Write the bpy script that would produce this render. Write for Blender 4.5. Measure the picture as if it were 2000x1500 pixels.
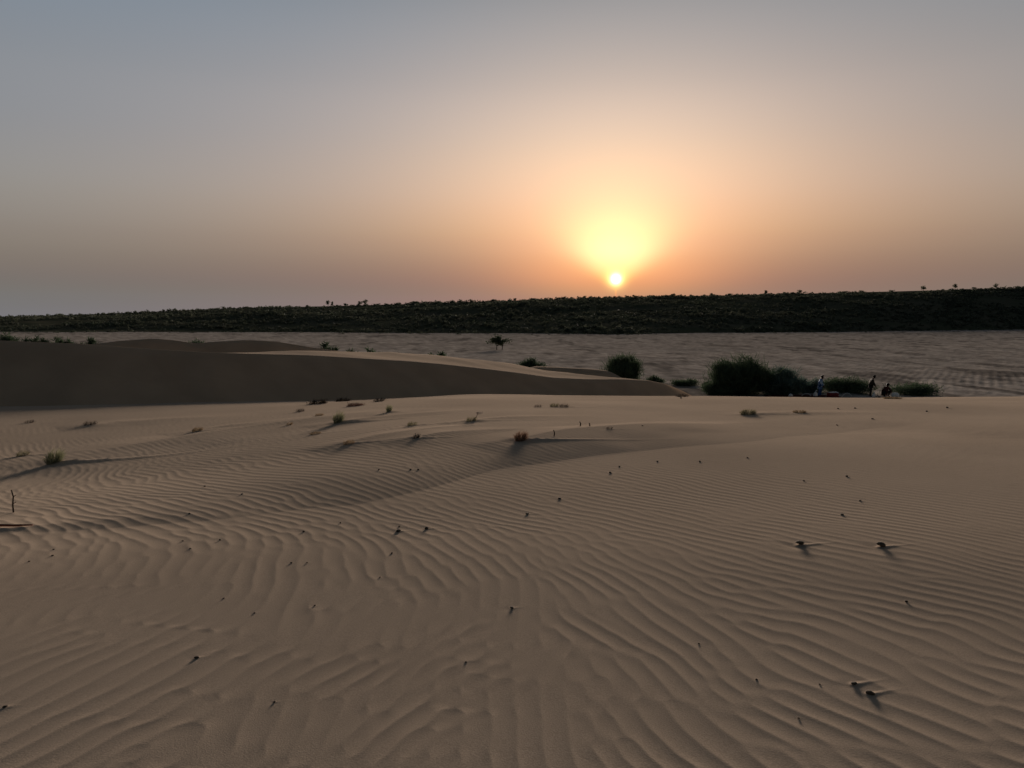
import bpy, bmesh, math, random
import numpy as np
from mathutils import Vector, Matrix

random.seed(7)
R = math.radians
scene = bpy.context.scene
col = scene.collection
for o in list(bpy.data.objects):
    bpy.data.objects.remove(o)

# ------------------------------------------------------------------ camera
F = 1511.0            # focal length in pixels of a 2000 px wide picture
PITCH = R(4.92)       # looking slightly down
EYE = 1.5
cam = bpy.data.cameras.new('camera')
cam.sensor_width = 36.0
cam.lens = 36.0 * F / 2000.0
cam.clip_start = 0.05
cam.clip_end = 20000.0
cam_o = bpy.data.objects.new('camera', cam)
cam_o.location = (0, 0, EYE)
cam_o.rotation_euler = (R(90) - PITCH, 0, 0)
col.objects.link(cam_o)
scene.camera = cam_o

# ------------------------------------------------------------------ sky
SUN_EL, SUN_AZ = 2.78, 7.59          # the disc stands just above the hill
def sph(el, az):
    return Vector((math.sin(R(az)) * math.cos(R(el)), math.cos(R(az)) * math.cos(R(el)), math.sin(R(el))))
world = bpy.data.worlds.new('World')
scene.world = world
world.use_nodes = True
wt = world.node_tree
wn, wl = wt.nodes, wt.links
bg = wn['Background']
def M(op, a, b=None, clamp=False):
    n = wn.new('ShaderNodeMath'); n.operation = op; n.use_clamp = clamp
    for i, v in enumerate((a, b)):
        if v is None: continue
        if isinstance(v, (int, float)): n.inputs[i].default_value = v
        else: wl.new(v, n.inputs[i])
    return n.outputs[0]
def DOT(v):
    n = wn.new('ShaderNodeVectorMath'); n.operation = 'DOT_PRODUCT'
    wl.new(tc.outputs['Generated'], n.inputs[0]); n.inputs[1].default_value = v
    return n.outputs['Value']
def SCALE(rgb, fac):
    n = wn.new('ShaderNodeVectorMath'); n.operation = 'SCALE'
    if isinstance(rgb, tuple): n.inputs[0].default_value = rgb
    else: wl.new(rgb, n.inputs[0])
    if isinstance(fac, (int, float)): n.inputs['Scale'].default_value = fac
    else: wl.new(fac, n.inputs['Scale'])
    return n.outputs[0]
def ADD(a, b):
    n = wn.new('ShaderNodeVectorMath'); n.operation = 'ADD'
    wl.new(a, n.inputs[0]); wl.new(b, n.inputs[1])
    return n.outputs[0]
tc = wn.new('ShaderNodeTexCoord')
DEG = 180 / math.pi
el_s = M('MULTIPLY', M('ARCSINE', DOT((0, 0, 1))), DEG)
el_p = M('MAXIMUM', el_s, 0.0)
theta = M('MULTIPLY', M('ARCCOSINE', M('MINIMUM', DOT(sph(SUN_EL, SUN_AZ)), 1.0)), DEG)
sky = wn.new('ShaderNodeTexSky')
sky.sky_type = 'NISHITA'
sky.sun_disc = False
sky.sun_elevation = R(SUN_EL)
sky.sun_rotation = R(SUN_AZ)
sky.dust_density = 8.0
sky.ozone_density = 2.0
air = SCALE(sky.outputs[0], 0.05)
# dust-laden air: colour by elevation for the open sky and for three widths of glow round the sun
ELN = [0, 1.5, 2.8, 4.4, 6, 8.5, 12, 16, 22, 40, 90]
OPEN = [(.158, .182, .203), (.160, .170, .166), (.174, .164, .150), (.198, .184, .163), (.210, .203, .190), (.218, .225, .222), (.196, .213, .234), (.190, .211, .236), (.146, .184, .226), (.054, .064, .072), (.012, .014, .017)]
WIDE = [(.442, .040, 0), (.300, .050, 0), (.205, .015, 0), (.20, .015, 0), (.327, .081, 0), (.470, .193, .099), (.470, .280, .190), (.274, .196, .184), (.02, .01, 0), (0, 0, 0), (0, 0, 0)]
MIDG = [(0, 0, 0), (.126, .067, 0), (.409, .149, .021), (.426, .151, .048), (.297, .100, .089), (.143, .02, .053), (.065, 0, 0), (.022, 0, 0), (0, 0, 0), (0, 0, 0), (0, 0, 0)]
CORE = [(.163, 0, 0), (.191, .011, 0), (.220, .248, .032), (.311, .706, .309), (.399, .857, .320), (.449, .842, .248), (.50, .823, .165), (.3, .4, .04), (0, 0, 0), (0, 0, 0), (0, 0, 0)]
el_n = M('SQRT', M('DIVIDE', el_p, 90.0))
def el_ramp(cols, k=1.0):
    r = wn.new('ShaderNodeValToRGB'); e = r.color_ramp.elements; r.color_ramp.interpolation = 'CARDINAL'
    while len(e) < len(cols): e.new(.5)
    for q, a, c in zip(e, ELN, cols): q.position = math.sqrt(a / 90.0); q.color = (*[v / k for v in c], 1)
    wl.new(el_n, r.inputs[0])
    return SCALE(r.outputs[0], k)
def gauss(t, s): return M('POWER', math.e, M('MULTIPLY', M('POWER', M('DIVIDE', t, s), 2.0), -1.0))
def expo(t, s): return M('POWER', math.e, M('DIVIDE', t, -s))
# the dust is lit by the sun: the open sky dims towards the eastern half
mr = wn.new('ShaderNodeMapRange'); mr.interpolation_type = 'SMOOTHSTEP'
wl.new(theta, mr.inputs['Value'])
for k, v in (('From Min', 38), ('From Max', 125), ('To Min', 1.0), ('To Max', 0.22)): mr.inputs[k].default_value = v
total = ADD(air, SCALE(el_ramp(OPEN), mr.outputs[0]))
total = ADD(total, SCALE(el_ramp(WIDE), expo(theta, 16.0)))
total = ADD(total, SCALE(el_ramp(MIDG), gauss(theta, 7.0)))
# low dust cuts the innermost glow into a fan that opens upwards from the sun
sep = wn.new('ShaderNodeSeparateXYZ'); wl.new(tc.outputs['Generated'], sep.inputs[0])
az_s = M('MULTIPLY', M('ARCTAN2', sep.outputs['X'], sep.outputs['Y']), DEG)
fan_r = M('DIVIDE', M('ABSOLUTE', M('SUBTRACT', az_s, SUN_AZ)), M('MAXIMUM', M('SUBTRACT', el_s, 1.9), .05))
fan = M('DIVIDE', 1.0, M('ADD', 1.0, M('POWER', M('DIVIDE', fan_r, 1.2), 4.0)))
total = ADD(total, SCALE(el_ramp(CORE), M('MULTIPLY', gauss(theta, 4.2), fan)))
total = ADD(total, SCALE((.8, .75, .22), gauss(theta, 0.62)))
total = ADD(total, SCALE((2.5, 2.5, 2.4), gauss(theta, 0.30)))
# slightly warmer dust to the north-west than to the south-west
mr2 = wn.new('ShaderNodeMapRange'); mr2.interpolation_type = 'SMOOTHSTEP'; mr2.data_type = 'FLOAT_VECTOR'
cz = wn.new('ShaderNodeCombineXYZ')
for k in range(3): wl.new(az_s, cz.inputs[k])
wl.new(cz.outputs[0], mr2.inputs['Vector'])
mr2.inputs[7].default_value = (6, 6, 6); mr2.inputs[8].default_value = (32, 32, 32)
mr2.inputs[9].default_value = (1, 1, 1); mr2.inputs[10].default_value = (1.02, .965, .91)
tint = wn.new('ShaderNodeVectorMath'); tint.operation = 'MULTIPLY'
wl.new(total, tint.inputs[0]); wl.new(mr2.outputs['Vector'], tint.inputs[1]); total = tint.outputs[0]
wl.new(total, bg.inputs[0])
bg.inputs[1].default_value = 0.46

# ------------------------------------------------------------------ sun (veiled by dust: a wide soft source)
sl = bpy.data.lights.new('sun', 'SUN')
sl.energy = 5.0
sl.angle = R(16)
sl.color = (1.0, 0.85, 0.72)
sun_o = bpy.data.objects.new('sun', sl)
sun_o.rotation_euler = sph(3.0, SUN_AZ).to_track_quat('Z', 'Y').to_euler()
sun_o.location = (0, 0, 30)
col.objects.link(sun_o)

# ------------------------------------------------------------------ exposure
scene.view_settings.view_transform = 'Standard'
scene.view_settings.look = 'None'
scene.view_settings.exposure = 1.12
scene.view_settings.gamma = 1.0
scene.view_settings.use_curve_mapping = False

# ------------------------------------------------------------------ helpers
def ray(px, py):
    u = (px - 1000) / F; v = (750 - py) / F
    return np.array([u, math.cos(PITCH) + v * math.sin(PITCH), -math.sin(PITCH) + v * math.cos(PITCH)])
def at(px, py, Y):
    d = ray(px, py); t = Y / d[1]
    return np.array([d[0] * t, Y, EYE + d[2] * t])
def tag(o, label=None, cat=None, group=None, kind=None):
    if label: o['label'] = label
    if cat: o['category'] = cat
    if group: o['group'] = group
    if kind: o['kind'] = kind
    return o
def empty(name, loc=(0, 0, 0), rz=0.0):
    o = bpy.data.objects.new(name, None); o.empty_display_size = .2
    o.location = loc; o.rotation_euler = (0, 0, rz); col.objects.link(o)
    return o
def link(name, me, mat=None, parent=None, loc=None, smooth=False):
    o = bpy.data.objects.new(name, me); col.objects.link(o)
    if mat: me.materials.clear(); me.materials.append(mat)
    if parent: o.parent = parent
    if loc is not None: o.location = loc
    if smooth and len(me.polygons): me.polygons.foreach_set('use_smooth', np.ones(len(me.polygons), dtype=bool))
    return o
def np_mesh(name, V, Q, smooth=True):
    """V (n,3) float, Q (m,k) int with k 3 or 4"""
    V = np.ascontiguousarray(V, dtype=np.float32); Q = np.ascontiguousarray(Q, dtype=np.int32)
    me = bpy.data.meshes.new(name)
    m, k = Q.shape
    me.vertices.add(len(V)); me.vertices.foreach_set('co', V.ravel())
    me.loops.add(m * k); me.loops.foreach_set('vertex_index', Q.ravel())
    me.polygons.add(m)
    me.polygons.foreach_set('loop_start', np.arange(0, m * k, k, dtype=np.int32))
    me.polygons.foreach_set('loop_total', np.full(m, k, dtype=np.int32))
    me.polygons.foreach_set('use_smooth', np.full(m, smooth, dtype=bool))
    me.update(calc_edges=True)
    return me
def grid_faces(nr, nc, wrap=False):
    r = np.arange(nr - 1)[:, None]; c = np.arange(nc if wrap else nc - 1)[None, :]
    a = r * nc + c; b = r * nc + (c + 1) % nc
    return np.stack([a, b, b + nc, a + nc], -1).reshape(-1, 4)
def vnoise(x, y, seed=0):
    g = np.random.RandomState(seed).rand(256, 256) * 2 - 1
    xi = np.floor(x).astype(int); yi = np.floor(y).astype(int)
    fx = x - xi; fy = y - yi
    fx = fx * fx * fx * (fx * (fx * 6 - 15) + 10); fy = fy * fy * fy * (fy * (fy * 6 - 15) + 10)
    a = g[xi & 255, yi & 255]; b = g[(xi + 1) & 255, yi & 255]
    c = g[xi & 255, (yi + 1) & 255]; d = g[(xi + 1) & 255, (yi + 1) & 255]
    return (a * (1 - fx) + b * fx) * (1 - fy) + (c * (1 - fx) + d * fx) * fy
def fbm(x, y, seed=0, oct=4):
    s = 0; a = 1.0
    for i in range(oct):
        s = s + a * vnoise(x * 2 ** i + 17.3 * i, y * 2 ** i - 9.1 * i, seed + i); a *= .5
    return s
def sstep(a, b, x):
    t = np.clip((x - a) / (b - a), 0, 1)
    return t * t * (3 - 2 * t)

# ------------------------------------------------------------------ materials
def mat(name, color, rough=.9, var=.12, scale=3.0, bump=0.0, bump_scale=60.0, bump_dist=.01, color2=None, detail=4, spec=.1, thr=None, obj_space=True, nrough=.5):
    m = bpy.data.materials.new(name); m.use_nodes = True
    nt = m.node_tree; N = nt.nodes; Lk = nt.links
    b = N['Principled BSDF']; b.inputs['Roughness'].default_value = rough
    b.inputs['Specular IOR Level'].default_value = spec
    t = N.new('ShaderNodeTexCoord')
    src = t.outputs['Object'] if obj_space else t.outputs['Generated']
    nz = N.new('ShaderNodeTexNoise'); nz.inputs['Scale'].default_value = scale; nz.inputs['Detail'].default_value = detail; nz.inputs['Roughness'].default_value = nrough
    Lk.new(src, nz.inputs['Vector'])
    rp = N.new('ShaderNodeValToRGB')
    c1 = color; c2 = color2 or tuple(min(1, c * (1 + var)) for c in color)
    if color2 is None: c1 = tuple(c * (1 - var) for c in color)
    lo, hi = thr if thr else (.35, .65)
    rp.color_ramp.elements[0].position = lo; rp.color_ramp.elements[0].color = (*c1, 1)
    rp.color_ramp.elements[1].position = hi; rp.color_ramp.elements[1].color = (*c2, 1)
    Lk.new(nz.outputs['Fac'], rp.inputs[0]); Lk.new(rp.outputs[0], b.inputs['Base Color'])
    if bump:
        n2 = N.new('ShaderNodeTexNoise'); n2.inputs['Scale'].default_value = bump_scale; n2.inputs['Detail'].default_value = 3
        Lk.new(src, n2.inputs['Vector'])
        bp = N.new('ShaderNodeBump'); bp.inputs['Strength'].default_value = bump; bp.inputs['Distance'].default_value = bump_dist
        Lk.new(n2.outputs['Fac'], bp.inputs['Height']); Lk.new(bp.outputs[0], b.inputs['Normal'])
    return m
def leaf_mat(name, color, scale, color2, detail=4):
    m = mat(name, color, rough=.85, scale=scale, color2=color2, detail=detail)
    N = m.node_tree.nodes; Lk = m.node_tree.links; b = N['Principled BSDF']; out = N['Material Output']
    tr = N.new('ShaderNodeBsdfTranslucent'); Lk.new(b.inputs['Base Color'].links[0].from_socket, tr.inputs['Color'])
    mx = N.new('ShaderNodeMixShader'); mx.inputs[0].default_value = .22
    Lk.new(b.outputs[0], mx.inputs[1]); Lk.new(tr.outputs[0], mx.inputs[2]); Lk.new(mx.outputs[0], out.inputs['Surface'])
    return m
SAND = (.43, .337, .258)
def sand_mat():
    m = mat('sand', SAND, rough=1.0, var=.07, scale=.35, detail=5, spec=0.0)
    nt = m.node_tree; N = nt.nodes; Lk = nt.links
    b = N['Principled BSDF']; t = [n for n in N if n.type == 'TEX_COORD'][0]
    # grain: fine light and dark speckle
    g = N.new('ShaderNodeTexNoise'); g.inputs['Scale'].default_value = 170; g.inputs['Detail'].default_value = 2
    Lk.new(t.outputs['Object'], g.inputs['Vector'])
    mp = N.new('ShaderNodeMapRange')
    for k, v in (('From Min', .3), ('From Max', .7), ('To Min', .87), ('To Max', 1.13)): mp.inputs[k].default_value = v
    Lk.new(g.outputs['Fac'], mp.inputs['Value'])
    mx = N.new('ShaderNodeVectorMath'); mx.operation = 'SCALE'
    old = b.inputs['Base Color'].links[0].from_socket
    Lk.new(old, mx.inputs[0]); Lk.new(mp.outputs[0], mx.inputs['Scale']); Lk.new(mx.outputs[0], b.inputs['Base Color'])
    bp = N.new('ShaderNodeBump'); bp.inputs['Strength'].default_value = .35; bp.inputs['Distance'].default_value = .002
    Lk.new(g.outputs['Fac'], bp.inputs['Height']); Lk.new(bp.outputs[0], b.inputs['Normal'])
    return m
MT = dict(
    sand=sand_mat(),
    slip=mat('slip_face_sand', (.46, .325, .22), rough=1, var=.07, scale=.8, bump=.2, bump_scale=7, bump_dist=.03, spec=0),
    field=mat('tilled_soil', (.24, .208, .182), rough=1, scale=.5, color2=(.45, .39, .34), detail=12, thr=(.40, .61), bump=.35, bump_scale=2.5, bump_dist=.06, spec=0, nrough=.8),
    hill=mat('hill_soil', (.07, .075, .048), rough=1, scale=.06, color2=(.11, .10, .07), detail=6, spec=0),
    plain=mat('far_plain', (.2, .18, .15), rough=1, scale=.02, spec=0),
    scrub=leaf_mat('scrub_leaves', (.082, .097, .068), .05, (.122, .128, .092), 5),
    bush=leaf_mat('bush_leaves', (0.044, 0.068, 0.04), 1.2, (0.09, 0.124, 0.072)),
    bush2=leaf_mat('bush_leaves_grey', (0.07, 0.11, 0.09), 1.2, (0.13, 0.18, 0.15)),
    bark=mat('bark', (.07, .052, .038), rough=.95, scale=8, bump=.5, bump_scale=30, bump_dist=.01),
    tree=leaf_mat('tree_leaves', (0.04, 0.056, 0.032), .8, (0.08, 0.1, 0.056)),
    grass=leaf_mat('green_grass', (.15, .155, .085), 4, (.36, .35, .22)),
    grass_dull=leaf_mat('dull_grass', (.16, .145, .085), 4, (.29, .255, .16)),
    straw=leaf_mat('dry_straw', (0.196, 0.138, 0.081), 5, (0.322, 0.23, 0.138)),
    red_grass=leaf_mat('reddish_grass', (.17, .095, .065), 5, (.29, .18, .12)),
    twig=mat('dry_twig', (.05, .036, .026), rough=.9, scale=20, color2=(.10, .072, .05)),
    redtwig=mat('reddish_twig', (.16, .055, .035), rough=.9, scale=20, color2=(.22, .09, .06)),
    pebble=mat('dark_pebble', (.055, .045, .036), rough=.95, scale=40, color2=(.13, .10, .075), bump=.6, bump_scale=90, bump_dist=.004),
    stone=mat('brown_clod', (.09, .07, .052), rough=.95, scale=30, color2=(.2, .155, .11), bump=.8, bump_scale=60, bump_dist=.006),
    skin=mat('skin', (.11, .062, .042), rough=.6, var=.08, scale=6),
    hair=mat('black_hair', (.012, .010, .009), rough=.6, var=.2, scale=40),
    blue=mat('blue_patterned_cloth', (.05, .15, .40), rough=.9, scale=6, color2=(.46, .60, .76), detail=2, thr=(.46, .56)),
    navy=mat('blue_cloth', (.045, .11, .27), rough=.9, scale=9),
    olive=mat('olive_cloth', (.075, .06, .045), rough=.9, scale=9),
    black=mat('dark_cloth', (.025, .024, .025), rough=.9, scale=9),
    maroon=mat('maroon_cloth', (.06, .022, .022), rough=.9, scale=9),
    red=mat('red_plastic', (.22, .02, .022), rough=.5, scale=6, spec=.4),
    white=mat('white_cloth', (.78, .77, .74), rough=.85, var=.08, scale=9, bump=.4, bump_scale=14, bump_dist=.02),
    pale=mat('pale_metal', (.5, .5, .48), rough=.45, var=.08, scale=8, spec=.5),
    mat_red=mat('dark_red_weave', (.10, .018, .016), rough=.95, scale=14, color2=(.05, .012, .012)),
)

def field_tone(m):
    N = m.node_tree.nodes; Lk = m.node_tree.links; b = N['Principled BSDF']
    a = N.new('ShaderNodeAttribute'); a.attribute_name = 'tone'
    mp = N.new('ShaderNodeMapRange')
    for k, v in (('From Min', -1), ('From Max', 1), ('To Min', .52), ('To Max', 1.45)): mp.inputs[k].default_value = v
    Lk.new(a.outputs['Fac'], mp.inputs['Value'])
    mx = N.new('ShaderNodeVectorMath'); mx.operation = 'SCALE'
    Lk.new(b.inputs['Base Color'].links[0].from_socket, mx.inputs[0]); Lk.new(mp.outputs[0], mx.inputs['Scale']); Lk.new(mx.outputs[0], b.inputs['Base Color'])
field_tone(MT['field'])

# ------------------------------------------------------------------ ground shape
FIELD_Z = -4.75
feats = []
def base_z(X, Y):
    Yp = np.maximum(Y, 0)
    z = .02 * Yp - .00246 * Yp * Yp
    z = z + .035 * fbm(X * .16, Y * .16, 3, 3) * sstep(1.5, 6, np.hypot(X, Y)) + .05 * fbm(X * .05 + 4, Y * .05, 8, 2)
    r = np.hypot(X, Y) + 1e-6
    z = z - 6.5 * sstep(38, 70, r) * sstep(.75, .2, Y / r)
    return z
def smooth_z(X, Y):
    z = base_z(X, Y)
    for f in feats: z = z + f(X, Y)
    return z
def hit(px, py):
    d = ray(px, py); T = np.arange(1.2, 75, .02) / d[1]
    X = d[0] * T; Y = d[1] * T; Z = EYE + d[2] * T
    s = smooth_z(X, Y)
    i = np.argmax(Z < s) if (Z < s).any() else np.argmin(Z - s)
    return np.array([X[i], Y[i], s[i]])
def polydist(P, X, Y):
    """signed distance (+ on the far side of a left-to-right line) and arc fraction"""
    P = np.asarray(P); seg = P[1:] - P[:-1]; ln = np.hypot(seg[:, 0], seg[:, 1]); cum = np.concatenate([[0], np.cumsum(ln)])
    best = np.full(X.shape, 1e9); sd = np.zeros(X.shape); sp = np.zeros(X.shape)
    for i in range(len(seg)):
        dx = X - P[i, 0]; dy = Y - P[i, 1]
        t = np.clip((dx * seg[i, 0] + dy * seg[i, 1]) / ln[i] ** 2, 0, 1)
        ex = dx - t * seg[i, 0]; ey = dy - t * seg[i, 1]
        dd = np.hypot(ex, ey); k = dd < best
        cr_ = seg[i, 0] * dy - seg[i, 1] * dx
        sd = np.where(k, np.where(cr_ >= 0, dd, -dd), sd); sp = np.where(k, cum[i] + t * ln[i], sp); best = np.minimum(best, dd)
    return sd, sp, cum
def add_rise(pix, A, L):
    P = np.array([hit(*p)[:2] for p in pix])
    def f(X, Y):
        d = (Y - np.interp(X, P[:, 0], P[:, 1])) * .8 + .10 * vnoise(X * 1.1, Y * 1.1, 31)
        a = np.interp(X, P[:, 0], A); l = np.interp(X, P[:, 0], L)
        u = np.maximum(d, 0) / l
        return a * u * np.exp(1 - u)
    feats.append(f)
def plan_ridge(px, py, ang, length, H, wn_, wf_, p=1.4, back=.5):
    """a wind tail: starts a little upwind of the picture point and runs downwind"""
    q = hit(px, py)[:2]; d = np.array([math.cos(R(ang)), math.sin(R(ang))]); sd = np.array([-d[1], d[0]])
    P = [q - d * back] + [q + d * length * f + sd * length * .05 * math.sin(f * 5) for f in (.0, .2, .45, .7, 1.0)]
    def f(X, Y):
        dd, s, cum = polydist(P, X, Y)
        h = np.interp(s, cum, H); w = np.where(dd > 0, wf_, wn_) * (1 + .25 * vnoise(X * 1.3, Y * 1.3, 77))
        u = np.maximum(0, 1 - np.abs(dd) / w)
        return .68 * h * u ** p
    feats.append(f)
def hollow(X, Y):
    p = -.37 * sstep(3.2, 9.0, Y) + .22 * sstep(8.0, 19.0, Y)
    return p * sstep(-.6, -5.5, X)
feats.append(hollow)
# the long low swell across the foreground and the crests behind it
add_rise([(-300, 1052), (0, 1046), (200, 1040), (400, 1022), (700, 985), (850, 950), (1000, 915), (1250, 882), (1500, 860), (1900, 818)],
         [.09, .09, .085, .08, .08, .085, .09, .07, .035, 0], [4, 4, 4, 3.8, 3.6, 3.2, 2.8, 2.4, 2, 2])
plan_ridge(95, 905, 57, 6.5, [0, .04, .065, .07, .05, 0], 1.5, 1.0)
plan_ridge(1005, 862, 40, 5.6, [0, .06, .07, .05, .025, 0], 1.2, .55, 1.3, .7)
plan_ridge(676, 868, 46, 3.0, [0, .05, .055, .04, .02, 0], .8, .5)
plan_ridge(-30, 1044, 8, 2.6, [.05, .05, .02, .01, .005, 0], .5, .8, 1.3, 1.2)
plan_ridge(655, 828, 40, 3.0, [0, .05, .05, .035, .02, 0], .8, .5)
plan_ridge(808, 858, 36, 2.4, [0, .05, .05, .03, .015, 0], .65, .45)
plan_ridge(918, 824, 36, 2.6, [0, .05, .05, .03, .015, 0], .65, .45)
plan_ridge(170, 832, 40, 3.0, [0, .05, .045, .03, .015, 0], .8, .5)
plan_ridge(1460, 810, 22, 3.5, [0, .04, .04, .03, .015, 0], .7, .5)
plan_ridge(380, 844, 44, 3.5, [0, .05, .06, .045, .02, 0], .9, .6)

# ------------------------------------------------------------------ wind ripples: oriented band-pass noise
RNG = np.random.RandomState(11)
NF, TILE = 1536, 16.0
kx = np.fft.fftfreq(NF, TILE / NF)[:, None]; ky = np.fft.fftfreq(NF, TILE / NF)[None, :]
kr = np.hypot(kx, ky); ka = np.arctan2(ky, kx)
BANK_T = [35, 62, 88, 112, 135]      # crest direction, degrees from +X
BANK_L = [.088, .103, .122]
banks = {}
def make_bank(ti, li):
    th = R(BANK_T[ti] - 90); lam = BANK_L[li]     # wave vector is square to the crest
    white = np.fft.fft2(RNG.randn(NF, NF))
    da = (ka - th + np.pi) % (2 * np.pi) - np.pi
    filt = np.exp(-((kr * lam - 1) / .13) ** 2 - (da / R(11)) ** 2)
    c = np.fft.ifft2(white * filt).astype(np.complex64)
    return c / np.sqrt((np.abs(c) ** 2).mean())
def sample(c, X, Y):
    gx = (X / TILE * NF) % NF; gy = (Y / TILE * NF) % NF
    i = np.floor(gx).astype(int) % NF; j = np.floor(gy).astype(int) % NF
    fx = (gx - np.floor(gx)).astype(np.float32); fy = (gy - np.floor(gy)).astype(np.float32)
    i1 = (i + 1) % NF; j1 = (j + 1) % NF
    return (c[i, j] * (1 - fx) + c[i1, j] * fx) * (1 - fy) + (c[i, j1] * (1 - fx) + c[i1, j1] * fx) * fy
def ripples(X, Y):
    wx = X + .09 * fbm(X * .8, Y * .8, 40, 2) + .018 * vnoise(X * 3.1, Y * 3.1, 47); wy = Y + .09 * fbm(X * .8 + 9, Y * .8, 45, 2) + .018 * vnoise(X * 3.1 + 5, Y * 3.1, 48)
    near = sstep(6.0, 3.4, Y)
    th = 132 - 40 * near * sstep(1.5, -.4, X) - 38 * sstep(4.6, 3.0, Y) * sstep(-.7, -1.9, X) + 15 * fbm(X * .35, Y * .35, 50, 2)
    lam = .115 - .014 * sstep(3.0, 7.5, Y) + .010 * vnoise(X * .5, Y * .5, 57)
    tot = np.zeros(X.shape, np.complex64)
    for ti, T0 in enumerate(BANK_T):
        lo = BANK_T[ti - 1] if ti else -1e3; hi = BANK_T[ti + 1] if ti + 1 < len(BANK_T) else 1e3
        wt_ = np.clip(np.where(th < T0, (th - lo) / (T0 - lo), (hi - th) / (hi - T0)), 0, 1)
        for li, L0 in enumerate(BANK_L):
            lo = BANK_L[li - 1] if li else -1e3; hi = BANK_L[li + 1] if li + 1 < len(BANK_L) else 1e3
            w = wt_ * np.clip(np.where(lam < L0, (lam - lo) / (L0 - lo), (hi - lam) / (hi - L0)), 0, 1)
            k = w > .01
            if k.any():
                c = make_bank(ti, li)
                tot[k] += (w[k] * sample(c, wx[k], wy[k])).astype(np.complex64)
    a = np.abs(tot); ph = np.angle(tot)
    prof = 1.15 - 2.3 * np.sqrt(np.sin(ph / 2 + .12 * np.sin(ph)) ** 2 + .035)
    a = np.minimum(a / .5, 1) ** .6
    mask = .72 + .28 * np.clip(.5 + 1.1 * fbm(X * .28, Y * .28, 60, 3), 0, 1)
    mask *= 1 - .45 * sstep(5.5, 4.2, Y) * sstep(-1.0, -2.6, X) * sstep(2.6, 3.6, Y)
    mask *= sstep(19, 10, Y)
    return RIPPLE * lam * a * mask * prof
RIPPLE = .0135

WIND = np.array([.955, .296])
tails = []            # (x, y, size): each thing on the sand traps a small wind tail
def tail_z(X, Y):
    z = np.zeros(X.shape)
    for (x, y, s, h, ln) in tails:
        k = (np.abs(X - x) < ln * 2.6 + s * 3) & (np.abs(Y - y) < ln * 2.6 + s * 3)
        if not k.any(): continue
        dx = X[k] - x; dy = Y[k] - y
        al = dx * WIND[0] + dy * WIND[1]; ac = -dx * WIND[1] + dy * WIND[0]
        w = s * (.75 - .25 * np.clip(al / ln, 0, 1))
        t = h * np.exp(-np.maximum(al, 0) / ln) * sstep(-1.0 * s, .3 * s, al) * np.maximum(0, 1 - np.abs(ac) / w) ** 1.2
        t -= .25 * h * np.exp(-((al + 1.1 * s) / s) ** 2 - (ac / (1.3 * s)) ** 2)
        z[k] += t
    return z

# positions of small things in the picture: x, y, width in px
BIG = [(1562, 1066, 19), (1720, 1070, 18), (1668, 1337, 17), (1699, 1357, 17)]
MED = [(1093, 976, 9), (1030, 1005, 10), (778, 1039, 12), (833, 1034, 11), (1770, 1176, 8), (1000, 1190, 11), (384, 1289, 11), (10, 1386, 10), (1645, 1006, 8), (1654, 931, 7), (1192, 925, 8)]
SML = [(370, 1005), (357, 1057), (372, 1073), (430, 1056), (105, 1075), (103, 1087), (57, 1098), (593, 1039), (665, 1023), (569, 1101), (600, 1101),
       (742, 1128), (765, 1081), (437, 1170), (497, 1198), (615, 1185), (910, 1295), (536, 1375), (1365, 1261), (1478, 1328), (1601, 1341), (1560, 1409),
       (1210, 912), (1284, 902), (1367, 902), (1460, 895), (1570, 940), (1704, 819), (1637, 799), (1670, 798), (1810, 804), (1850, 797), (1635, 831),
       (740, 918), (802, 918), (817, 918), (1255, 832), (1680, 979), (400, 951), (473, 966), (780, 1030), (1330, 778), (1717, 773)]
ALLP = [(x, y, s, 'big') for x, y, s in BIG] + [(x, y, s, 'med') for x, y, s in MED] + [(x, y, 5.5, 'small') for x, y in SML]
peb = []
for x, y, s, k in ALLP:
    p = hit(x, y); size = max(.010, .82 * s / F * math.hypot(p[0], p[1]))
    peb.append((p, size, k))
    tails.append((p[0], p[1], size * 1.0, size * (.24 if k == 'big' else .13), size * (1.7 if k != 'small' else 1.5)))
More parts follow.
